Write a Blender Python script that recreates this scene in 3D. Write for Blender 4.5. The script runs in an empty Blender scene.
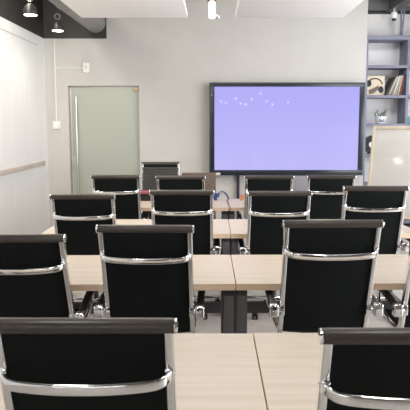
import bpy, bmesh, math, random
from mathutils import Vector, Matrix
random.seed(7)
S = bpy.context.scene
C = S.collection
PI = math.pi

# ------------------------------------------------------------------ materials
def mat(name, col, rough=0.5, metal=0.0, spec=0.5, **kw):
    m = bpy.data.materials.new(name); m.use_nodes = True
    b = m.node_tree.nodes['Principled BSDF']
    b.inputs['Base Color'].default_value = (*col, 1)
    b.inputs['Roughness'].default_value = rough
    b.inputs['Metallic'].default_value = metal
    b.inputs['Specular IOR Level'].default_value = spec
    for k, v in kw.items():
        k = k.replace('_', ' ')
        b.inputs[k].default_value = (*v, 1) if isinstance(v, tuple) else v
    return m

def noise_mat(name, c1, c2, scale=(5, 5, 5), rough=0.5, bump=0.0, detail=4, coord='Object', lo=.35, hi=.65, **kw):
    m = mat(name, c1, rough, **kw); nt = m.node_tree; b = nt.nodes['Principled BSDF']
    tc = nt.nodes.new('ShaderNodeTexCoord'); mp = nt.nodes.new('ShaderNodeMapping')
    mp.inputs['Scale'].default_value = scale
    n = nt.nodes.new('ShaderNodeTexNoise'); n.inputs['Scale'].default_value = 1; n.inputs['Detail'].default_value = detail
    r = nt.nodes.new('ShaderNodeValToRGB')
    r.color_ramp.elements[0].position = lo; r.color_ramp.elements[0].color = (*c1, 1)
    r.color_ramp.elements[1].position = hi; r.color_ramp.elements[1].color = (*c2, 1)
    L = nt.links.new
    L(tc.outputs[coord], mp.inputs['Vector']); L(mp.outputs[0], n.inputs['Vector'])
    L(n.outputs['Fac'], r.inputs[0]); L(r.outputs[0], b.inputs['Base Color'])
    if bump:
        bp = nt.nodes.new('ShaderNodeBump'); bp.inputs['Strength'].default_value = bump; bp.inputs['Distance'].default_value = .002
        L(n.outputs['Fac'], bp.inputs['Height']); L(bp.outputs[0], b.inputs['Normal'])
    return m

def emit(name, col, s):
    m = mat(name, (0.8, 0.8, 0.8), .4)
    b = m.node_tree.nodes['Principled BSDF']
    b.inputs['Emission Color'].default_value = (*col, 1); b.inputs['Emission Strength'].default_value = s
    return m

M = {}
M['wall'] = noise_mat('wall_paint', (.565, .543, .515), (.59, .568, .54), (3, 3, 3), .75, .05)
M['wall_left'] = noise_mat('whiteboard_paint', (.80, .795, .775), (.83, .825, .805), (.1, 9, .1), .5, 0.0)
M['rear'] = noise_mat('rear_wall_paint', (.20, .185, .17), (.23, .21, .195), (3, 3, 3), .75)
M['white'] = mat('white_plaster', (.86, .845, .82), .7)
M['panel'] = mat('white_ceiling_panel', (.93, .92, .90), .8)
M['black_paint'] = noise_mat('dark_ceiling_paint', (.030, .029, .027), (.038, .037, .034), (4, 4, 4), .55)
M['duct'] = mat('duct_paint', (.24, .235, .225), .45)
M['floor'] = noise_mat('floor_vinyl', (.50, .455, .415), (.57, .525, .48), (2, 9, 1), .35, .03)
M['maple'] = noise_mat('maple_laminate', (.585, .50, .415), (.65, .57, .49), (1.1, 26, 4), .38, .02, 6, spec=.4)
M['maple_edge'] = noise_mat('maple_edge', (.76, .565, .39), (.84, .64, .46), (1.5, 8, 30), .45, .0)
M['leg_grey'] = mat('leg_powder_coat', (.115, .113, .12), .5)
M['black_mesh'] = noise_mat('black_mesh_fabric', (.0045, .0062, .0062), (.008, .0105, .0105), (420, 420, 420), .65, .2, 2, spec=.14)
M['roll'] = noise_mat('lit_roll_fabric', (.046, .038, .033), (.06, .05, .043), (260, 260, 260), .34, .1, 2, spec=.5)  # paler than the mesh: overhead highlight put into the roll's base colour
M['black_plastic'] = mat('black_plastic', (.014, .014, .015), .38)
M['chrome'] = mat('chrome', (.86, .86, .87), .10, 1.0)
M['steel'] = mat('brushed_steel', (.62, .60, .57), .3, 1.0)
M['ribbed'] = noise_mat('grey_ribbed_leather', (.050, .049, .045), (.070, .068, .062), (60, 60, 60), .5, .1)
M['brown'] = noise_mat('brown_leather', (.13, .088, .066), (.17, .12, .092), (30, 30, 30), .5, .15)
M['bezel'] = mat('tv_bezel', (.018, .024, .034), .3)
M['bezel_edge'] = mat('tv_bezel_edge', (.10, .11, .12), .3, .6)
M['cream_plastic'] = mat('cream_plastic', (.72, .68, .58), .4)
M['post'] = mat('dark_post', (.03, .033, .045), .4)
M['cabinet_grey'] = mat('equipment_grey', (.33, .325, .36), .45)
M['shelf'] = noise_mat('shelf_blue_grey', (.20, .205, .275), (.23, .235, .31), (8, 8, 8), .5)
M['shelf_in'] = mat('shelf_back_paint', (.86, .845, .85), .7)
M['easel'] = noise_mat('pale_wood', (.66, .56, .42), (.74, .64, .50), (12, 12, 2), .5)
M['board'] = mat('cream_whiteboard', (.72, .70, .655), .14, spec=.5)
M['rail'] = noise_mat('rail_metal', (.56, .475, .42), (.62, .54, .485), (1, 4, 1), .4)
M['lamp_body'] = mat('lamp_black', (.02, .02, .02), .4)
M['lamp_glow'] = emit('lamp_glow', (1, .93, .82), 14)
M['tube_glow'] = emit('tube_glow', (1, .95, .86), 7)
M['tube_cap'] = mat('tube_cap_brown', (.16, .09, .06), .4)
M['vinyl'] = mat('vinyl_black', (.012, .013, .016), .45, spec=.3)
M['vinyl_label'] = mat('record_label_white', (.75, .76, .78), .5)
M['leaf'] = noise_mat('succulent_green', (.06, .13, .07), (.12, .20, .11), (40, 40, 40), .5)
M['pot'] = mat('pot_white', (.88, .89, .93), .35)
M['pot_mark'] = mat('pot_mark', (.06, .08, .16), .5)
M['teal'] = mat('teal_glaze', (.16, .36, .34), .35)
M['blue'] = mat('blue_plug', (.035, .075, .26), .4)
M['cable'] = mat('dark_cable', (.03, .028, .035), .5)
M['pink'] = mat('dusky_pink', (.34, .10, .12), .55)
M['tan'] = noise_mat('tan_card', (.50, .22, .09), (.58, .28, .13), (20, 20, 20), .6)
M['floor_frame'] = mat('window_frame', (.6, .6, .6), .4)
M['hinge'] = mat('hinge_bronze', (.52, .40, .29), .4, .5)
M['frame_grey'] = mat('door_frame_grey', (.36, .34, .31), .4, .4)

# frosted, faintly green glass of the door
m = mat('frosted_glass', (.55, .575, .515), .45, spec=.5)
b = m.node_tree.nodes['Principled BSDF']
b.inputs['Transmission Weight'].default_value = .35
M['frosted'] = m
M['clear_glass'] = mat('window_glass', (.95, .97, .97), .02, Transmission_Weight=1.0)

# lit display: lavender picture, glass in front
m = mat('display_on', (.012, .012, .02), .03, spec=.4)
nt = m.node_tree; b = nt.nodes['Principled BSDF']
tc = nt.nodes.new('ShaderNodeTexCoord'); sp = nt.nodes.new('ShaderNodeSeparateXYZ')
rp = nt.nodes.new('ShaderNodeValToRGB')
rp.color_ramp.elements[0].color = (.53, .50, .94, 1); rp.color_ramp.elements[1].color = (.44, .42, .94, 1)
nt.links.new(tc.outputs['Generated'], sp.inputs[0]); nt.links.new(sp.outputs['Z'], rp.inputs[0])
nt.links.new(rp.outputs[0], b.inputs['Emission Color']); b.inputs['Emission Strength'].default_value = 1.5
M['screen'] = m

# ------------------------------------------------------------------ mesh helpers
def box(bm, x0, x1, y0, y1, z0, z1, bev=0.0, seg=2):
    g = bmesh.ops.create_cube(bm, size=1)['verts']
    for v in g:
        v.co = Vector((x0 + (v.co.x + .5) * (x1 - x0), y0 + (v.co.y + .5) * (y1 - y0), z0 + (v.co.z + .5) * (z1 - z0)))
    if bev:
        es = list({e for v in g for e in v.link_edges})
        bmesh.ops.bevel(bm, geom=es, offset=bev, segments=seg, profile=.5, affect='EDGES')
    return bm

def crom(pts, n=6, closed=False):
    P = [Vector(p) for p in pts]; out = []
    for i in range(len(P) - 1):
        p0 = P[max(i - 1, 0)]; p1 = P[i]; p2 = P[i + 1]; p3 = P[min(i + 2, len(P) - 1)]
        for k in range(n):
            t = k / n
            out.append(.5 * ((2 * p1) + (-p0 + p2) * t + (2 * p0 - 5 * p1 + 4 * p2 - p3) * t * t + (-p0 + 3 * p1 - 3 * p2 + p3) * t ** 3))
    out.append(P[-1]); return out

def sweep(bm, path, sec, side=None):
    """sec: list of (a, b); a along 'side' axis, b along the normal. Capped."""
    P = [Vector(p) for p in path]; rings = []; prev = None
    for i, p in enumerate(P):
        t = (P[min(i + 1, len(P) - 1)] - P[max(i - 1, 0)]).normalized()
        if side is not None: s = Vector(side); s = (s - t * s.dot(t)).normalized()
        else:
            if prev is None:
                a = Vector((0, 0, 1)) if abs(t.z) < .9 else Vector((1, 0, 0)); s = t.cross(a).normalized()
            else: s = (prev - t * prev.dot(t)).normalized()
            prev = s
        n = s.cross(t)
        rings.append([bm.verts.new(p + s * a + n * b_) for a, b_ in sec])
    k = len(sec)
    for i in range(len(rings) - 1):
        for j in range(k):
            bm.faces.new((rings[i][j], rings[i][(j + 1) % k], rings[i + 1][(j + 1) % k], rings[i + 1][j]))
    bm.faces.new(rings[0][::-1]); bm.faces.new(rings[-1])
    bmesh.ops.recalc_face_normals(bm, faces=bm.faces[:])
    return bm

def circ(r, n=12, ry=None):
    ry = ry or r
    return [(r * math.cos(2 * PI * i / n), ry * math.sin(2 * PI * i / n)) for i in range(n)]

def rrect(w, h, r, n=3):
    out = []
    for cx, cy, a0 in ((w - r, h - r, 0), (-w + r, h - r, PI / 2), (-w + r, -h + r, PI), (w - r, -h + r, 1.5 * PI)):
        for k in range(n + 1):
            a = a0 + k * PI / 2 / n; out.append((cx + r * math.cos(a), cy + r * math.sin(a)))
    return out

def lathe(bm, prof, n=24, axis='Z', loc=(0, 0, 0)):
    """prof: (r, h) pairs from the bottom to the top; closed with caps where r > 0"""
    rings = []; L = Vector(loc)
    for r, h in prof:
        ring = []
        for i in range(n):
            a = 2 * PI * i / n; c, s = r * math.cos(a), r * math.sin(a)
            v = {'Z': (c, s, h), 'X': (h, c, s), 'Y': (s, h, c)}[axis]
            ring.append(bm.verts.new(L + Vector(v)))
        rings.append(ring)
    for i in range(len(rings) - 1):
        for j in range(n):
            bm.faces.new((rings[i][j], rings[i][(j + 1) % n], rings[i + 1][(j + 1) % n], rings[i + 1][j]))
    bm.faces.new(rings[0][::-1]); bm.faces.new(rings[-1])
    bmesh.ops.recalc_face_normals(bm, faces=bm.faces[:])
    return bm

def obj(name, bm, m, parent=None, loc=(0, 0, 0), rot=(0, 0, 0), smooth=True, ang=40):
    me = bpy.data.meshes.new(name); bm.to_mesh(me); bm.free()
    ms = m if isinstance(m, (list, tuple)) else [m]
    for x in ms: me.materials.append(x)
    if smooth:
        me.shade_smooth(); me.set_sharp_from_angle(angle=math.radians(ang))
    o = bpy.data.objects.new(name, me); C.objects.link(o)
    o.location = loc; o.rotation_euler = rot
    if parent: o.parent = parent
    return o

def B(): return bmesh.new()
def bx(name, dims, m, parent=None, bev=0.0, **k): return obj(name, box(B(), *dims, bev), m, parent, **k)

def tag(o, label, cat, group=None):
    o['label'] = label; o['category'] = cat
    if group: o['group'] = group
    return o

def thing(name, label, cat, loc=(0, 0, 0), rz=0, group=None):
    o = bpy.data.objects.new(name, None); C.objects.link(o)
    o.empty_display_size = .1; o.location = loc; o.rotation_euler = (0, 0, rz)
    return tag(o, label, cat, group)

def struct(o):
    o['kind'] = 'structure'; return o

def copy_tree(o, parent=None):
    c = o.copy(); C.objects.link(c)
    if parent: c.parent = parent
    for ch in list(o.children): copy_tree(ch, c)
    return c

# ------------------------------------------------------------------ the room
XL, XR, YB, YR, ZC = -2.60, 4.6, 8.5, -3.4, 3.80   # left, right, back, rear, dark ceiling
XE = 2.37                                           # where the back wall ends, the alcove begins
YA = 9.0                                            # back of the alcove
ZW = 2.965                                          # top of the white part of the walls
struct(bx('floor', (XL - .2, XR + .2, YR - .2, 10.6, -.1, 0), M['floor']))
struct(bx('ceiling', (XL - .2, XR + .2, YR - .2, YA + .2, ZC, ZC + .1), M['black_paint']))
w = struct(bx('wall_left', (XL - .15, XL, YR, YB + .15, 0, ZW), M['wall_left']))
struct(bx('trim_1', (XL - .15, XL, YR, YB + .15, ZW, ZC), M['black_paint']))      # dark band over the left wall
bm = B(); box(bm, XL, XL + .0035, YR, 8.15, 2.815, 2.827)
struct(obj('trim_2', bm, M['rail']))                                            # thin joint high on the left wall
# back wall around the door
DX0, DX1, DZ = -2.255, -1.15, 2.25
bm = B()
box(bm, XL, DX0, YB, YB + .15, 0, ZW); box(bm, DX0, DX1, YB, YB + .15, DZ, ZW)
box(bm, DX1, XE, YB, YB + .15, 0, ZW); box(bm, -1.635, XE, YB, YB + .15, ZW, ZC)
struct(obj('wall_back', bm, M['wall'], smooth=False))
struct(bx('trim_3', (XL, -1.635, YB, YB + .15, ZW, ZC), M['black_paint']))        # dark band over the back wall
struct(bx('wall_alcove_side', (XE - .12, XE - .005, YB + .15, YA, 0, ZC), M['wall']))
struct(bx('wall_alcove_back', (XE - .12, XR, YA, YA + .15, 0, 3.43), M['white']))
struct(bx('trim_4', (XE - .12, XR, YA, YA + .15, 3.43, ZC), M['black_paint']))
bm = B()                                                                         # unseen right wall with three windows, the last added to light the far end
wins = [(.3, 2.3), (2.9, 4.9), (5.5, 7.5)]
box(bm, XR, XR + .15, YR, YA + .15, 0, .8); box(bm, XR, XR + .15, YR, YA + .15, 2.7, ZC)
ys = [YR] + [v for q in wins for v in q] + [YA + .15]
for i in range(0, len(ys), 2): box(bm, XR, XR + .15, ys[i], ys[i + 1], .8, 2.7)
struct(obj('wall_right', bm, M['white'], smooth=False))
for i, (a, c) in enumerate(wins):
    bm = B()
    for y in (a, (a + c) / 2 - .025, c - .05): box(bm, XR + .04, XR + .10, y, y + .05, .8, 2.7)
    for z in (.8, 2.65): box(bm, XR + .04, XR + .10, a, c, z, z + .05)
    f = struct(obj('window_%d' % (i + 1), bm, M['floor_frame'], smooth=False))
    bx('pane', (XR + .065, XR + .072, a, c, .8, 2.7), M['clear_glass'], f)
bm = B(); box(bm, XL - .15, XR + .15, YR - .15, YR, 0, .7); box(bm, XL - .15, XR + .15, YR - .15, YR, 2.5, ZC)
box(bm, XL - .15, -2.4, YR - .15, YR, .7, 2.5); box(bm, -.3, XR + .15, YR - .15, YR, .7, 2.5)
struct(obj('wall_rear', bm, M['rear'], smooth=False))
bm = B()  # unseen rear window, added to let in light on the near fronts
for x in (-2.4, -1.375, -.35): box(bm, x, x + .05, YR - .1, YR - .04, .7, 2.5)
for z in (.7, 2.45): box(bm, -2.4, -.3, YR - .1, YR - .04, z, z + .05)
f = struct(obj('window_4', bm, M['floor_frame'], smooth=False))
bx('pane', (-2.4, -.3, YR - .075, YR - .068, .7, 2.5), M['clear_glass'], f)
# the passage behind the glass door
bm = B(); box(bm, -3.2, -.4, 10.3, 10.4, 0, 2.7); box(bm, -3.3, -3.2, YB + .15, 10.4, 0, 2.7); box(bm, -.4, -.3, YB + .15, 10.4, 0, 2.7)
struct(obj('wall_passage', bm, M['white'], smooth=False))
struct(bx('ceiling_passage', (-3.3, -.3, YB + .15, 10.4, 2.7, 2.8), M['white']))

# glass door
d = struct(bpy.data.objects.new('door_1', None)); C.objects.link(d); d.location = (DX0, YB + .06, 0)
W = DX1 - DX0
bx('door_pane', (.035, W - .006, 0, .012, .005, DZ - .02), M['frosted'], d)
bm = B(); box(bm, 0, W, -.015, .035, DZ - .016, DZ); box(bm, 0, .012, -.015, .035, 0, DZ); box(bm, W - .006, W, -.015, .035, 0, DZ)
obj('door_frame', bm, M['frame_grey'], d, smooth=False)
bx('door_sidelight', (.012, .032, 0, .012, .005, DZ - .02), M['clear_glass'], d)
bm = B(); sweep(bm, [(.115, -.055, .35), (.115, -.055, 2.08)], circ(.016, 12))
h = obj('door_handle', bm, M['steel'], d)
bm = B()
for z in (.55, 1.35, 1.95): sweep(bm, [(.115, -.055, z), (.115, 0, z)], circ(.009, 8))
obj('handle_standoff', bm, M['steel'], h)
bx('door_lock', (.028, .085, -.016, .012, .95, 1.13), M['steel'], d, .004)
bx('door_hinge', (W - .105, W - .006, -.012, .02, DZ - .085, DZ - .016), M['hinge'], d, .003)

# ledge along the left wall
t = thing('marker_ledge', 'long beige metal marker ledge fixed along the white side wall', 'ledge', (XL, 0, 0))
bm = B(); box(bm, .001, .030, 1.0, 8.22, 1.032, 1.098, .003)
obj('ledge_rail', bm, M['rail'], t)
bx('end_cap', (.001, .034, 8.222, 8.245, 1.028, 1.102), M['hinge'], t, .003)
for y in (2.4, 4.2, 6.0, 7.6): bx('ledge_joint', (.028, .0315, y, y + .008, 1.032, 1.098), M['hinge'], t)

# boxes and conduits on the back wall
def wall_box(name, label, cat, x0, x1, z0, z1):
    t = thing(name, label, cat, ((x0 + x1) / 2, YB, (z0 + z1) / 2))
    hw, hh = (x1 - x0) / 2, (z1 - z0) / 2
    bx('housing', (-hw, hw, -.035, 0, -hh, hh), M['white'], t, .006)
    return t, hw, hh
t, hw, hh = wall_box('wall_sensor', 'small white wall sensor box above the glass door', 'sensor', -2.005, -1.905, 2.455, 2.60)
bx('sensor_eye', (-.022, .022, -.042, -.034, -.02, .03), M['cream_plastic'], t, .004)
bx('sensor_tab', (-.02, .02, -.028, -.001, -.085, -.072), M['white'], t, .002)
t, hw, hh = wall_box('wall_switch', 'white light switch box on the wall beside the glass door', 'switch', -2.50, -2.385, 1.585, 1.705)
bx('rocker', (-.032, .032, -.041, -.034, -.035, .035), M['pot'], t, .003)
t = thing('wall_conduit', 'thin white conduit running down the wall to the switch box', 'conduit', (-2.443, YB, 0))
bx('vertical_run', (-.009, .009, -.016, -.001, 1.70, 2.96), M['white'], t, .003)
bx('branch_run', (.009, .437, -.014, -.001, 2.512, 2.526), M['white'], t, .003)

# duct in the dark ceiling
t = thing('ventilation_duct', 'round grey ventilation duct running below the dark ceiling', 'duct', (-1.80, 0, 3.205))
bm = B(); lathe(bm, [(.155, 2.0), (.16, 2.02), (.16, 8.47), (.155, 8.49)], 32, 'Y')
obj('duct_pipe', bm, M['duct'], t)
for y in (3.6, 5.2, 6.8):
    bm = B(); lathe(bm, [(.161, y), (.168, y + .01), (.168, y + .05), (.161, y + .06)], 32, 'Y'); obj('duct_collar', bm, M['duct'], t)
for y in (4.4, 6.4):
    for x in (-.12, .12):
        bm = B(); sweep(bm, [(x, y, .1), (x, y, ZC - 3.205)], circ(.006, 6)); obj('hanger_rod', bm, M['lamp_body'], t)

# white ceiling panels
def ceiling_panel(x0, x1, label):
    t = thing('ceiling_panel', label, 'ceiling panel', ((x0 + x1) / 2, 6.52, 2.90), 0, 'white panels hung from the ceiling')
    hw = (x1 - x0) / 2
    bx('panel_board', (-hw, hw, -5.2, 0, 0, .05), M['panel'], t, .002)
    for x in (-hw + .15, hw - .15):
        for y in (-4.8, -2.6, -.3):
            bm = B(); sweep(bm, [(x, y, .05), (x, y, ZC - 2.9)], circ(.004, 6)); obj('hanger_wire', bm, M['steel'], t)
ceiling_panel(-1.543, -.298, 'white hung ceiling panel on the duct side of the tube lamp')
ceiling_panel(.264, 1.525, 'white hung ceiling panel above the lit screen')

# pendant spots
def pendant(x, y, label):
    t = thing('pendant_spotlight', label, 'lamp', (x, y, 2.895), 0, 'black pendant spotlights')
    bm = B(); lathe(bm, [(.078, .0), (.082, .004), (.082, .05), (.06, .10), (.03, .125), (.012, .13)], 28)
    obj('shade', bm, M['lamp_body'], t)
    bm = B(); lathe(bm, [(.066, -.004), (.074, .0015)], 28)
    obj('diffuser', bm, M['lamp_glow'], t)
    bm = B(); sweep(bm, [(0, 0, .13), (0, 0, ZC - 2.895)], circ(.006, 8))
    obj('cord', bm, M['lamp_body'], t)
    bm = B()
    pts = [(.035 * math.cos(a), 0, .185 + .035 * math.sin(a)) for a in [k * PI / 8 for k in range(17)]]
    sweep(bm, pts, circ(.005, 6), side=(0, 1, 0)); obj('cord_loop', bm, M['steel'], t)
    return t
pendant(-2.08, 6.33, 'lit black pendant spot closer to the white ledge wall, larger of the two')
pendant(-2.07, 7.38, 'lit black pendant spot beside the duct, farther from the camera')

# tube lamp between the panels
t = thing('tube_lamp', 'glowing vertical tube lamp with brown cap between the white ceiling panels', 'lamp', (-.013, 7.1, 3.005))
bm = B(); lathe(bm, [(.030, 0), (.037, .006), (.038, .012), (.038, .205)], 24); obj('glow_tube', bm, M['tube_glow'], t)
bm = B(); lathe(bm, [(.056, .205), (.058, .21), (.058, .30), (.04, .32)], 24); obj('lamp_cap', bm, M['tube_cap'], t)
bm = B(); sweep(bm, [(0, 0, .32), (0, 0, ZC - 3.005)], circ(.008, 8)); obj('stem', bm, M['lamp_body'], t)
bm = B(); sweep(bm, crom([(.034, 0, .02), (.055, 0, -.005), (.085, 0, .005), (.095, 0, .035), (.075, 0, .05), (.062, 0, .035)], 5), circ(.006, 8), side=(0, 1, 0))
obj('hook', bm, M['chrome'], t)

# alcove ceiling: dark joists, a deep beam and a light panel
for i, (y, z) in enumerate(((8.86, 3.47), (8.2, 3.62), (7.6, 3.66))):
    struct(bx('ceiling_joist_%d' % i, (XE + .02, XR, y, y + .10, z, ZC), M['leg_grey']))
struct(bx('ceiling_beam', (2.80, 2.96, 4.5, YA, 3.455, ZC), M['leg_grey']))
struct(bx('ceiling_board', (2.96, XR, 6.0, 8.84, 3.52, 3.56), M['cabinet_grey']))
t = thing('track_spotlight', 'small white spotlight with dark lens above the blue grey bookshelf', 'spotlight', (2.845, 8.72, 3.455))
bm = B(); sweep(bm, [(0, 0, 0), (0, 0, -.05)], circ(.014, 10)); obj('bracket', bm, M['pot'], t)
bm = B(); lathe(bm, [(.042, -.15), (.048, -.14), (.048, -.06), (.035, -.045)], 20); obj('housing', bm, M['pot'], t)
bm = B(); lathe(bm, [(.030, -.18), (.036, -.149)], 20); obj('lens', bm, M['vinyl'], t)
t = thing('shelf_brace', 'slim dark forked brace between bookshelf top and ceiling', 'brace', (2.985, 8.78, 3.03))
bm = B(); sweep(bm, [(.0, 0, 0), (-.008, 0, .46)], rrect(.016, .011, .002)); sweep(bm, [(.012, 0, 0), (.042, 0, .46)], rrect(.011, .011, .002))
obj('brace_arm', bm, M['shelf'], t); bx('brace_foot', (-.03, .045, -.03, .03, 0, .012), M['shelf'], t, .002)

# ------------------------------------------------------------------ bookshelf and what stands on it
SX = XE + .012; SY0, SY1 = 8.6, 8.97
t = thing('bookshelf', 'tall blue grey open bookshelf beside the lit screen', 'bookshelf', (SX, SY0, 0))
cols = [0, .655, 1.31]; TH = .042
for x in cols: bx('upright', (x, x + TH, 0, SY1 - SY0, 0, 3.035), M['shelf'], t, .002)
bx('top_board', (-.004, 1.31 + TH + .004, -.004, SY1 - SY0, 2.965, 3.03), M['shelf'], t, .002)
levels = [2.533, 2.068, 1.622, 1.135, .66, .06]
for z in levels:
    for i in (0, 1): bx('shelf_board', (cols[i] + TH, cols[i + 1], .002, SY1 - SY0, z, z + .044), M['shelf'], t, .002)
bx('back_panel', (0, 1.35, SY1 - SY0, SY1 - SY0 + .012, 0, 3.0), M['shelf_in'], t)

z0 = levels[1] + .044
t = thing('framed_sleeve', 'cream record sleeve with dark headphone picture facing out on the shelf', 'record sleeve', (2.578, 8.68, z0), 0)
t.rotation_euler = (math.radians(-6), 0, 0)
bx('sleeve', (-.15, .15, 0, .006, 0, .31), M['easel'], t, .001)
bm = B()                                       # plain printed shapes: an arc with two pads
sweep(bm, [(-.005 + .118 * math.cos(a), -.0012, .15 + .118 * math.sin(a)) for a in [math.radians(12 + k * 10) for k in range(16)]], rrect(.001, .010, .0008), side=(0, 1, 0))
obj('printed_arc', bm, M['vinyl'], t)
for cx, cz, rx, rz in ((-.105, .19, .045, .055), (.088, .09, .042, .055)):
    bm = B()
    vs = [bm.verts.new((cx + rx * math.cos(2 * PI * k / 20), -.0015, cz + rz * math.sin(2 * PI * k / 20))) for k in range(20)]
    f = bm.faces.new(vs); r = bmesh.ops.extrude_face_region(bm, geom=[f]); [setattr(v, 'co', v.co + Vector((0, .0012, 0))) for v in r['geom'] if isinstance(v, bmesh.types.BMVert)]
    obj('printed_pad', bm, M['bezel'], t)
bm = B()
vs = [bm.verts.new(p) for p in ((-.10, -.0009, .02), (-.03, -.0009, .03), (.06, -.0009, .10), (.05, -.0009, .16), (-.02, -.0009, .12), (-.11, -.0009, .08))]
f = bm.faces.new(vs); r = bmesh.ops.extrude_face_region(bm, geom=[f]); [setattr(v, 'co', v.co + Vector((0, .0007, 0))) for v in r['geom'] if isinstance(v, bmesh.types.BMVert)]
obj('printed_patch', bm, M['brown'], t)

# leaning record sleeves
cs = [((.035, .037, .045), 'black'), ((.16, .15, .12), 'olive brown'), ((.62, .58, .48), 'cream'), ((.30, .27, .20), 'khaki'), ((.70, .68, .64), 'white'),
      ((.42, .40, .38), 'grey'), ((.60, .50, .36), 'tan'), ((.30, .09, .07), 'dark red'), ((.05, .05, .06), 'charcoal')]
x = 2.722
for i, (c, nm) in enumerate(cs):
    first = i == 0
    th = .017 if nm in ('cream', 'white', 'grey') else .014
    lean = math.radians(29 - 3.1 * i)
    t = thing('record_sleeve', '%s record sleeve spine in the leaning row on the shelf' % nm, 'record sleeve', (x, 8.63, z0 + .001), 0, 'record sleeves leaning on the shelf')
    t.rotation_euler = (0, lean, 0)
    mm = mat('sleeve_' + nm.replace(' ', '_'), c, .55)
    bx('sleeve', (-th, 0, 0, .30, th * math.tan(lean) * 0 + .0, 0.312), mm, t, .001)
    x += .0352
# plant pot
pz = levels[2] + .044
t = thing('potted_succulent', 'small white pot with green sprigs on the bookshelf', 'potted plant', (2.685, 8.72, pz))
bm = B(); lathe(bm, [(.062, 0), (.070, .004), (.092, .098), (.094, .112), (.085, .112), (.080, .10)], 28); obj('pot', bm, M['pot'], t)
bm = B()
for px_, w_, h_ in ((-.035, .008, .05), (-.018, .006, .035), (-.004, .008, .045), (.014, .006, .04), (.03, .008, .05)):
    box(bm, px_ - w_ / 2, px_ + w_ / 2, -.0835, -.070, .03, .03 + h_)
    box(bm, px_ - w_ / 2, px_ + w_ / 2 + .012, -.0835, -.070, .03, .038)
obj('pot_marking', bm, M['pot_mark'], t, smooth=False)
bm = B()
rnd = random.Random(3)
for k, (ax, hh, lx) in enumerate(((-.09, .10, -.05), (-.05, .13, .03), (.0, .07, .012), (.055, .12, .03), (.075, .14, .06))):
    stem_pts = crom([(ax * .6, 0, .09), (ax * .9, .0, .09 + hh * .5), (ax + lx * .3, 0, .09 + hh)], 4)
    sweep(bm, stem_pts, circ(.004, 6))
    for q in range(5):
        p = Vector(stem_pts[2 + q % (len(stem_pts) - 2)]); a = rnd.uniform(0, 2 * PI); e = rnd.uniform(.2, 1.0)
        dv = Vector((math.cos(a) * math.cos(e), math.sin(a) * math.cos(e), math.sin(e)))
        pts = [p, p + dv * .014, p + dv * .03, p + dv * .038]
        sw = B()
        for rr in (0,): pass
        sw.free()
        s1 = []
        ring = []
        up = dv.orthogonal().normalized(); sd = dv.cross(up)
        for jj, (pp, rad) in enumerate(zip(pts, (.003, .009, .008, .001))):
            ring.append([bm.verts.new(pp + sd * rad * math.cos(2 * PI * i / 6) + up * rad * .5 * math.sin(2 * PI * i / 6)) for i in range(6)])
        for jj in range(3):
            for i in range(6): bm.faces.new((ring[jj][i], ring[jj][(i + 1) % 6], ring[jj + 1][(i + 1) % 6], ring[jj + 1][i]))
        bm.faces.new(ring[0][::-1]); bm.faces.new(ring[3])
bmesh.ops.recalc_face_normals(bm, faces=bm.faces[:])
obj('sprigs', bm, M['leaf'], t)
t = thing('teal_jar', 'small teal jar at the picture edge on the bookshelf', 'jar', (3.135, 8.70, pz))
bm = B(); lathe(bm, [(.05, 0), (.06, .006), (.065, .05), (.05, .085), (.035, .095), (.035, .115)], 24); obj('jar_body', bm, M['teal'], t)
# record standing on the shelf
t = thing('vinyl_record', 'black vinyl record with white label standing on the bookshelf', 'record', (2.545, 8.66, levels[3] + .044 + .151))
t.rotation_euler = (math.radians(-9), 0, 0)
bm = B(); lathe(bm, [(.148, -.0015), (.151, 0), (.148, .0015)], 48, 'Y'); obj('disc', bm, M['vinyl'], t)
bm = B(); lathe(bm, [(.049, -.0035), (.05, -.001)], 32, 'Y'); obj('disc_label', bm, M['vinyl_label'], t)
bm = B(); lathe(bm, [(.14, -.0022), (.1405, -.0016)], 48, 'Y'); obj('disc_groove', bm, M['vinyl'], t)

# ------------------------------------------------------------------ big display on its stand
TX = 1.130; TY = 8.35
t = thing('display_screen', 'large wall-sized display lit plain lavender in a dark bezel', 'display', (TX, TY, 0))
hw = 1.185
bm = B()
box(bm, -hw, hw + .012, 0, .085, 2.226, 2.29, .004); box(bm, -hw, hw + .012, 0, .085, .868, .950, .004)
box(bm, -hw, -hw + .078, 0, .085, .950, 2.232, .003); box(bm, hw - .072, hw + .012, 0, .085, .950, 2.232, .003)
obj('bezel', bm, M['bezel'], t)
bm = B(); box(bm, -hw + .012, hw - .012, -.004, 0, 2.276, 2.284); box(bm, -hw + .012, -hw + .020, -.004, 0, .88, 2.284); box(bm, hw - .006, hw + .001, -.004, 0, .88, 2.284)
obj('bezel_edge', bm, M['bezel_edge'], t, smooth=False)
bx('screen', (-hw + .076, hw - .070, .012, .03, .948, 2.230), M['screen'], t)
bx('back_cover', (-hw + .02, hw - .02, .03, .083, .93, 2.27), M['bezel'], t)
bx('label_strip', (-hw + .010, -hw + .17, -.008, 0, .872, .908), M['cream_plastic'], t, .002)
bm = B(); box(bm, -hw + .030, -hw + .042, -.004, 0, 2.09, 2.11); obj('indicator', bm, M['hinge'], t)
for x in (-.735, .735): bx('stand_post', (x - .022, x + .022, .086, .13, .04, 2.0), M['post'], t, .003)
for x in (-.735, .735): bx('stand_foot', (x - .03, x + .03, -.35, .14, .0, .045), M['post'], t, .004)
bx('stand_bar', (-.735, .735, .095, .125, 1.4, 1.48), M['post'], t)
bx('equipment_box', (.085, .345, -.02, .085, .56, .862), M['cabinet_grey'], t, .006)

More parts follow.
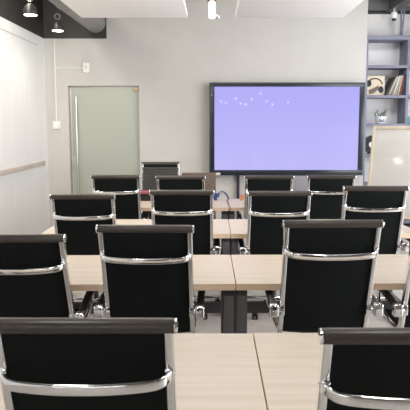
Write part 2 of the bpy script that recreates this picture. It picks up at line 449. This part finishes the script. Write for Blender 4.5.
# ------------------------------------------------------------------ swivel chairs
def rail_path():
    pts = [(-.360, 1.100), (-.3186, .952), (-.276, .80), (-.2396, .67), (-.208, .555), (-.184, .480), (-.140, .435), (-.04, .420), (.10, .428), (.21, .436), (.265, .424), (.285, .392)]
    return crom([(0, y, z) for y, z in pts], 5)
RP = rail_path()

def make_chair(name, label, cat, group, ribbed=False):
    root = thing(name, label, cat, (0, 0, 0), 0, group)
    up = root
    rw = .240                                            # half width to the rails' centre
    sec = rrect(.0135, .020, .008, 4)
    for s in (-1, 1):
        bm = B(); sweep(bm, [p + Vector((s * rw, 0, 0)) for p in RP], sec, side=(1, 0, 0))
        obj('side_rail', bm, M['chrome'], up)
    # fabric slung between the rails: back and seat
    def sling(i0, i1, th, nm, m, off=0.0, x=rw - .010):
        bm = B(); n = 9
        path = RP[i0:i1 + 1]
        top, bot = [], []
        for i, p in enumerate(path):
            tt = (path[min(i + 1, len(path) - 1)] - path[max(i - 1, 0)]).normalized()
            nn = Vector((1, 0, 0)).cross(tt)
            a, c = [], []
            for k in range(n):
                u = -1 + 2 * k / (n - 1); sag = .012 * (1 - u * u)
                q = p + Vector((u * x, 0, 0)) - nn * sag * (1 if i else 0) + nn * off
                a.append(bm.verts.new(q + nn * th / 2)); c.append(bm.verts.new(q - nn * th / 2))
            top.append(a); bot.append(c)
        L = len(path)
        for i in range(L - 1):
            for k in range(n - 1):
                bm.faces.new((top[i][k], top[i][k + 1], top[i + 1][k + 1], top[i + 1][k]))
                bm.faces.new((bot[i][k], bot[i + 1][k], bot[i + 1][k + 1], bot[i][k + 1]))
            bm.faces.new((top[i][0], top[i + 1][0], bot[i + 1][0], bot[i][0]))
            bm.faces.new((top[i][-1], bot[i][-1], bot[i + 1][-1], top[i + 1][-1]))
        for k in range(n - 1):
            bm.faces.new((top[0][k], bot[0][k], bot[0][k + 1], top[0][k + 1]))
            bm.faces.new((top[-1][k], top[-1][k + 1], bot[-1][k + 1], bot[-1][k]))
        bmesh.ops.recalc_face_normals(bm, faces=bm.faces[:])
        return obj(nm, bm, m, up)
    sling(0, 25, .010, 'backrest', M['black_mesh'])
    sling(25, len(RP) - 1, .014, 'seat', M['black_mesh'])
    # rolled top edge with chrome end discs
    bm = B(); lathe(bm, [(.017, -.2565), (.0215, -.254), (.0225, -.245), (.0225, .245), (.0215, .254), (.017, .2565)], 20, 'X', (0, -.361, 1.100))
    obj('top_roll', bm, M['ribbed'] if ribbed else M['roll'], up)
    for s in (-1, 1):
        bm = B(); pr = [(.0215, .2555), (.0225, .258), (.0205, .2625), (.012, .2645)]
        lathe(bm, [(r, s * h) for r, h in pr], 18, 'X', (0, -.361, 1.100)); obj('roll_cap', bm, M['chrome'], up)
    # bowed grab bar behind the back
    if not ribbed:
        zb = .948; yb = -.3172
        pts = crom([(-.238, yb - .012, zb), (-.234, yb - .036, zb - .004), (-.200, yb - .062, zb - .012), (-.10, yb - .076, zb - .017), (0, yb - .080, zb - .018),
                    (.10, yb - .076, zb - .017), (.200, yb - .062, zb - .012), (.234, yb - .036, zb - .004), (.238, yb - .012, zb)], 5)
        bm = B(); sweep(bm, pts, rrect(.0172, .008, .0072, 3), side=(0, 0, 1)); obj('grab_bar', bm, M['chrome'], up)
        for s in (-1, 1):
            bm = B()
            box(bm, s * .238 - .013, s * .238 + .013, yb - .030, yb + .010, zb - .022, zb + .020, .006)
            lathe(bm, [(.008, s * .246), (.008, s * .254), (.004, s * .256)], 12, 'X', (0, yb - .010, zb))
            obj('bar_bracket', bm, M['chrome'], up)
    if ribbed:                                            # horizontal ribs on the padded front
        bm = B()
        for k in range(2, 24):
            p = RP[k]; q = RP[k + 1]
            c = (p + q) / 2
            if k % 1 == 0:
                box(bm, -.243, .243, c.y - .010, c.y + .022, c.z - .0150, c.z + .0150, .004, 2)
        obj('back_padding', bm, M['ribbed'], up)
    # armrests
    for s in (-1, 1):
        ax = s * .288
        bm = B(); path = crom([(ax, -.246, .605), (ax, -.15, .615), (ax, -.03, .628), (ax, .05, .632), (ax, .085, .622)], 5)
        sweep(bm, path, rrect(.022, .015, .012, 3), side=(1, 0, 0))
        a = obj('armrest', bm, M['black_plastic'], up)
        bm = B(); box(bm, ax - .027, ax + .027, -.281, -.229, .560, .634, .012, 3)
        sweep(bm, [(s * .245, -.237, .590), (ax, -.253, .590)], circ(.013, 12))
        lathe(bm, [(.013, s * .228), (.017, s * .232), (.017, s * .262), (.012, s * .266)], 14, 'X', (0, -.235, .590))
        box(bm, s * .240 - .015, s * .240 + .015, -.250, -.196, .560, .620, .006)
        obj('arm_bracket', bm, M['chrome'], a)
        bm = B(); sweep(bm, crom([(ax, .05, .62), (ax, .09, .60), (ax - s * .004, .10, .55), (ax - s * .02, .07, .49), (s * .238, .04, .432)], 5), rrect(.010, .007, .005, 2), side=(1, 0, 0))
        obj('arm_support', bm, M['chrome'], a)
    # mechanism, gas column, five-star base
    bm = B(); box(bm, -.10, .10, -.10, .14, .365, .408, .012); box(bm, -.235, .235, -.015, .045, .392, .412, .006); sweep(bm, [(.09, .02, .385), (.23, .02, .38)], circ(.006, 8))
    obj('tilt_mechanism', bm, M['black_plastic'], up)
    bm = B(); lathe(bm, [(.030, .10), (.030, .30), (.026, .302), (.022, .304), (.022, .37)], 20, loc=(0, .02, 0)); obj('gas_column', bm, M['black_plastic'], root)
    bm = B(); lathe(bm, [(.040, .075), (.046, .08), (.046, .125), (.036, .135)], 20, loc=(0, .02, 0))
    for k in range(5):
        a = 2 * PI * k / 5 + PI / 2; c, s_ = math.cos(a), math.sin(a)
        r = [((.03, .023, .017), .105), ((.18, .018, .014), .095), ((.315, .013, .011), .082)]
        rings = []
        for (d_, hw_, hh_), z_ in r:
            ctr = Vector((c * d_, .02 + s_ * d_, z_)); sd = Vector((-s_, c, 0))
            rings.append([bm.verts.new(ctr + sd * a_ + Vector((0, 0, b_))) for a_, b_ in rrect(hw_, hh_, .007, 2)])
        for i in range(2):
            for j in range(len(rings[0])):
                n = len(rings[0]); bm.faces.new((rings[i][j], rings[i][(j + 1) % n], rings[i + 1][(j + 1) % n], rings[i + 1][j]))
        bm.faces.new(rings[0][::-1]); bm.faces.new(rings[-1])
    bmesh.ops.recalc_face_normals(bm, faces=bm.faces[:])
    base = obj('star_base', bm, M['chrome'], root)
    for k in range(5):
        a = 2 * PI * k / 5 + PI / 2; c, s_ = math.cos(a) * .305, .02 + math.sin(a) * .305
        bm = B()
        for d_ in (-.016, .016): lathe(bm, [(.026, d_ - .008), (.030, d_ - .005), (.030, d_ + .005), (.026, d_ + .008)], 16, 'X', (c + .0, s_, .030))
        sweep(bm, [(c, s_, .03), (c, s_, .078)], circ(.008, 8)); sweep(bm, [(c - .02, s_, .03), (c + .02, s_, .03)], circ(.006, 8))
        obj('caster', bm, M['black_plastic'], base)
    return root

UPPER = ('side_rail', 'backrest', 'seat', 'top_roll', 'roll_cap', 'grab_bar', 'bar_bracket', 'armrest', 'tilt_mechanism', 'back_padding')
chair0 = make_chair('swivel_chair', 'x', 'chair', 'black swivel chairs in rows')
# x, y and height of the top roll, turn, label
D = 'black swivel chair, chrome frame, '
rows = [
    (-.363, 1.455, 1.100, 0, D + 'frontmost row, toward the white ledge wall'),
    (.545, 1.380, 1.100, 0, D + 'frontmost row, toward the bookshelf side'),
    (-1.030, 2.760, 1.068, 1.0, D + 'second row from camera, first from the ledge wall'),
    (-.364, 2.850, 1.101, -1.0, D + 'second row from camera, second from the ledge wall'),
    (.625, 2.775, 1.142, .8, D + 'second row from camera, third from the ledge wall'),
    (1.335, 2.860, 1.115, 0, D + 'second row from camera, fourth, before the easel, partly cut off'),
    (-1.045, 4.290, 1.080, .8, D + 'third row from camera, first from the ledge wall'),
    (-.252, 4.340, 1.108, -.5, D + 'third row from camera, second from the ledge wall'),
    (.538, 4.330, 1.101, .3, D + 'third row from camera, third from the ledge wall'),
    (1.305, 4.300, 1.145, -.6, D + 'third row from camera, before the cream easel'),
    (-1.040, 5.735, 1.098, .6, D + 'row next to the screen, before the glass door'),
    (-.340, 5.650, 1.101, -.4, D + 'row next to the screen, before the ribbed chair'),
    (.590, 5.660, 1.103, .5, D + 'row next to the screen, beside the blue plug'),
    (1.262, 5.735, 1.098, 0, D + 'row next to the screen, by the easel end'),
]
chairs = [chair0] + [copy_tree(chair0) for _ in rows[1:]]
tilt = {2: 5.5, 3: 1.5, 4: .8}                       # extra recline of a few backs, in degrees
PY, PZ = -.10, .44                                    # the pivot below the seat
for i, (ch, (x, y, z, rz, lab)) in enumerate(zip(chairs, rows)):
    a = math.radians(rz); q = math.radians(tilt.get(i, 0)); c, s_ = math.cos(q), math.sin(q)
    ch['label'] = lab
    ch.rotation_euler = (0, 0, a)
    oy, oz = PY - (PY * c - PZ * s_), PZ - (PY * s_ + PZ * c)
    ry, rz_ = oy + (-.361 * c - 1.1 * s_), oz + (-.361 * s_ + 1.1 * c)      # where the top roll comes to lie
    ch.location = (x + ry * math.sin(a), y - ry * math.cos(a), 0)
    for p in ch.children:
        if p.name.split('.')[0] in UPPER:
            p.rotation_euler = (q, 0, 0); p.location = (0, oy, oz + z - rz_)
# chair facing the room, in front of the wall
pc = make_chair('ribbed_chair', 'dark grey chair with horizontally ribbed back facing the room by the wall', 'chair', None, True)
pc.rotation_euler = (0, 0, PI); pc.location = (-.70, 7.2 - .36, 0)
for p in pc.children:
    if p.name.split('.')[0] in UPPER: p.location.z = .035
# brown visitor chair
t = thing('brown_chair', 'low smooth brown chair back beside the ribbed chair, below the screen corner', 'chair', (-.195, 7.35, 0))
bm = B(); box(bm, -.236, .236, -.03, .03, .44, .995, .015, 3); obj('backrest', bm, M['brown'], t, rot=(math.radians(-6), 0, 0))
bx('seat', (-.235, .235, -.50, -.05, .40, .47), M['brown'], t, .02)
for x in (-.21, .21):
    for y in (-.46, -.04):
        bm = B(); sweep(bm, [(x, y, 0), (x, y, .41)], circ(.014, 10)); obj('leg', bm, M['lamp_body'], t)

# ------------------------------------------------------------------ desks
def make_desk():
    t = thing('desk', 'x', 'desk', (0, 0, 0), 0, 'pale maple desks in rows')
    # origin at the near corner by the seam; the top runs to +x
    L, Dp, H = 1.60, .70, .74
    bm = B(); box(bm, 0, L, 0, Dp, H - .040, H, .0015, 1)
    bm.faces.ensure_lookup_table()
    for f in bm.faces: f.material_index = 0 if abs(f.normal.z) > .9 else 1
    obj('desk_top', bm, [M['maple'], M['maple_edge']], t)
    for x0 in (.006, L - .066):
        bm = B()
        box(bm, x0, x0 + .06, .03, .075, 0, H - .04, .003); box(bm, x0, x0 + .06, Dp - .075, Dp - .03, 0, H - .04, .003)
        box(bm, x0, x0 + .06, .03, Dp - .03, H - .085, H - .0405, .003); box(bm, x0, x0 + .06, .03, Dp - .03, 0, .035, .003)
        obj('leg', bm, M['leg_grey'], t)
    bx('stretcher', (.066, L - .066, Dp / 2 + .02, Dp / 2 + .06, .43, .50), M['leg_grey'], t, .003)
    bx('top_beam', (.066, L - .066, Dp / 2 - .02, Dp / 2 + .02, H - .08, H - .0405), M['leg_grey'], t, .003)
    return t
desk0 = make_desk()
dk = [(.177, 1.600, 'closest to the camera'), (.133, 3.045, 'in the second row from the camera'), (.149, 4.480, 'in the third row from the camera'), (.172, 5.920, 'closest to the screen')]
first = True
for (sx, y, ph) in dk:
    for side in (-1, 1):
        o = desk0 if first else copy_tree(desk0); first = False
        turn = math.radians(.7) if 3 < y < 3.1 else 0
        o.rotation_euler = (0, 0, turn)
        o.location = (sx + .0025, y + (.008 if side > 0 and y < 2 else 0), 0) if side > 0 else (sx - 1.6025 * math.cos(turn), y - 1.6025 * math.sin(turn), 0)
        o['label'] = 'pale maple desk %s, on the %s side' % (ph, 'ledge wall' if side < 0 else 'bookshelf')

# ------------------------------------------------------------------ things on the desks
ZT = .7402
t = thing('cable_plug', 'blue video plug with looped cable on the desk closest to the screen', 'cable', (.03, 6.50, ZT))
bm = B(); box(bm, -.045, .045, -.02, .02, .035, .085, .006); box(bm, -.065, -.045, -.016, .016, .042, .078, .002); box(bm, -.02, .02, -.018, .018, 0, .036, .004)
obj('plug', bm, M['blue'], t)
bm = B(); sweep(bm, crom([(.045, 0, .065), (.075, 0, .088), (.105, .0, .085), (.135, 0, .055), (.15, -.02, .012), (.14, -.10, .006), (.150, -.30, .006), (.158, -.55, .006), (.1575, -.592, .0), (.160, -.60, -.04), (.162, -.60, -.20), (.164, -.60, -.16)], 6), circ(.0035, 8))
obj('cord', bm, M['cable'], t)
bm = B(); sweep(bm, crom([(.03, -.012, .075), (.07, -.022, .112), (.115, -.022, .095), (.15, -.02, .05), (.165, -.015, .010)], 6), circ(.006, 8))
obj('blue_sleeve', bm, M['blue'], t)
t = tag(bx('card_box', (-.035, .035, -.03, .03, 0, .065), M['tan'], None, .003), 'small tan card box on the desk closest to the screen', 'box')
t.location = (.365, 6.50, ZT)
t = tag(bx('black_case', (-.12, .10, -.06, .06, 0, .085), M['black_plastic'], None, .012), 'flat black case under the dusky pink notebook', 'case')
t.location = (-.80, 6.48, ZT)
t = thing('pink_notebook', 'dusky pink notebook lying on a black case near the ribbed chair', 'notebook', (-.79, 6.48, ZT + .0855), .05)
bx('cover', (-.115, .105, -.065, .065, 0, .030), M['pink'], t, .003)
bx('pages', (-.110, .101, -.061, .061, .004, .026), M['pot'], t)

# ------------------------------------------------------------------ easel whiteboard
t = thing('easel_whiteboard', 'cream whiteboard on a pale wooden easel beside the bookshelf', 'whiteboard', (1.945, 6.85, 0))
PHI, TH_ = math.radians(34), math.radians(11.5)
t.rotation_euler = (0, 0, -PHI)
lean = (-TH_, 0, 0)
Z0 = .50; HB = 1.16; WB = .95
def tilted(name, dims, m, bev=.002):
    o = bx(name, dims, m, t, bev); o.location = (0, 0, Z0); o.rotation_euler = lean; return o
tilted('board_surface', (.02, WB - .02, .006, .016, .02, HB - .02), M['board'])
bm = B(); box(bm, 0, .034, 0, .026, 0, HB, .004); box(bm, WB - .034, WB, 0, .026, 0, HB, .004); box(bm, .034, WB - .034, 0, .026, HB - .045, HB, .004); box(bm, .034, WB - .034, 0, .026, 0, .034, .004)
o = obj('board_frame', bm, M['easel'], t); o.location = (0, 0, Z0); o.rotation_euler = lean
o = bx('pen_tray', (.08, WB - .08, -.05, 0, -.004, .012), M['easel'], t, .003); o.location = (0, 0, Z0); o.rotation_euler = lean
for x in (.06, WB - .06):
    bm = B(); sweep(bm, [(x, -.145, 0), (x, .03 + .56 * math.tan(TH_) - .06, 1.06)], rrect(.016, .016, .004, 2), side=(1, 0, 0))
    bm.free()
    bm = B(); sweep(bm, [(x, .045 - .5 * math.tan(TH_), .0), (x, .045 + .75 * math.tan(TH_), 1.25)], rrect(.018, .014, .004, 2), side=(1, 0, 0)); obj('leg', bm, M['easel'], t)
bm = B(); sweep(bm, [(WB / 2, .70, 0), (WB / 2, .045 + .70 * math.tan(TH_) + .02, 1.2)], rrect(.018, .014, .004, 2), side=(1, 0, 0)); obj('rear_leg', bm, M['easel'], t)
bm = B(); box(bm, .06, WB - .06, .19, .22, 1.19, 1.23, .004); obj('cross_bar', bm, M['easel'], t)

# ------------------------------------------------------------------ small bulbs mirrored in the screen
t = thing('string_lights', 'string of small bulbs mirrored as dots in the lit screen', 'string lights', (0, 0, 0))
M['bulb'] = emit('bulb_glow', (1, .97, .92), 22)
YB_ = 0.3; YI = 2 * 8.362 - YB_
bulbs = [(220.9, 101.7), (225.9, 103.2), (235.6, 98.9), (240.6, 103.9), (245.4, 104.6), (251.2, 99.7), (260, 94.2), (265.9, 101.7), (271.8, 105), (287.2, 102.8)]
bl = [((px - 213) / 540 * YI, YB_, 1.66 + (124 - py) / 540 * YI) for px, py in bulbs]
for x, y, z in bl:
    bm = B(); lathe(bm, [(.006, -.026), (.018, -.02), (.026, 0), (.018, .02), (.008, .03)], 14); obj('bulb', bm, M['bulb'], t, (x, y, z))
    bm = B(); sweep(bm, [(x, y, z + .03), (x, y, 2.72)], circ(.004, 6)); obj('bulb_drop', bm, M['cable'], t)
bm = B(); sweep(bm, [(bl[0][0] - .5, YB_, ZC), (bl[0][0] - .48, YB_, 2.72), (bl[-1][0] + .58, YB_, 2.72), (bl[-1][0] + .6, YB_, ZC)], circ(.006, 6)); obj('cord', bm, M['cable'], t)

# ------------------------------------------------------------------ light
def area(name, loc, rot, sx, sy, e, col):
    l = bpy.data.lights.new(name, 'AREA'); l.shape = 'RECTANGLE'; l.size = sx; l.size_y = sy; l.energy = e; l.color = col
    o = bpy.data.objects.new(name, l); C.objects.link(o); o.location = loc; o.rotation_euler = rot; return o
for i, (a, c) in enumerate(wins):
    area('daylight_window', (XR - .02, (a + c) / 2, 1.75), (0, PI / 2, 0), 1.85, 1.9, (270, 200, 95)[i], (.94, .97, 1.0))
def spot(loc, e, col=(1, .88, .72), ang=150):
    l = bpy.data.lights.new('spot_glow', 'SPOT'); l.energy = e; l.color = col; l.spot_size = math.radians(ang); l.spot_blend = .9; l.shadow_soft_size = .06
    o = bpy.data.objects.new('spot_glow', l); C.objects.link(o); o.location = loc; return o
for y in (6.33, 7.38): spot((-2.075, y, 2.885), 36)
for y in (5.28, 4.2): spot((-2.08, y, 2.885), 12)  # unseen spots without pendants, added to light the left wall
# fill lights added above the frame, no fixtures: panel gap, bookshelf and back wall
area('gap_fill_light', (-.015, 4.6, 3.65), (0, 0, 0), .42, 3.2, 45, (1, .96, .90))
area('alcove_fill_light', (3.2, 6.4, 3.62), (math.radians(25), 0, 0), 2.0, .5, 160, (.97, .97, 1))
area('wall_fill_light', (.4, 6.0, 3.55), (math.radians(30), 0, 0), 3.0, .25, 25, (1, .96, .90))
# unseen downward lights added: the first for the easel glint, others as fill
for x, y, e in ((-.90, 4.62, 30), (.9, 3.72, 10), (-.9, 1.0, 16), (.9, 1.0, 16), (2.6, 2.4, 10)): area('added_downlight', (x, y, 2.86), (0, 0, 0), .26, .26, e, (1, .95, .87))
area('rear_fill_light', (-1.35, YR + .03, 1.6), (-PI / 2, 0, 0), 2.1, 1.8, 330, (1, .95, .87))  # added fill from behind the camera for desk edges and chair backs
area('corner_fill_light', (-2.28, 6.2, 3.62), (math.radians(14), math.radians(0), 0), .25, 3.2, 100, (1, .93, .84))  # unseen wash added to brighten the left wall and door corner
area('passage_fill_light', (-1.7, 9.5, 2.66), (0, 0, 0), 1.2, .8, 50, (1, .98, .92))  # added behind the door to brighten its frosted pane

wd = bpy.data.worlds.new('World'); S.world = wd; wd.use_nodes = True
wd.node_tree.nodes['Background'].inputs[0].default_value = (.80, .88, 1, 1); wd.node_tree.nodes['Background'].inputs[1].default_value = 1.0

# ------------------------------------------------------------------ camera
cam = bpy.data.cameras.new('camera'); co = bpy.data.objects.new('camera', cam); C.objects.link(co)
co.location = (0, 0, 1.66); co.rotation_euler = (math.radians(90 - 6.3), 0, 0)
cam.sensor_width = 36; cam.lens = 540 / 410 * 36
cam.shift_x = -8 / 410; cam.shift_y = -21.4 / 410
cam.clip_start = .05
cam.dof.use_dof = True; cam.dof.focus_distance = 3.5; cam.dof.aperture_fstop = 9
S.camera = co
vs = S.view_settings
vs.view_transform = 'Standard'; vs.look = 'None'; vs.gamma = 1; vs.use_curve_mapping = False; vs.exposure = -0.60
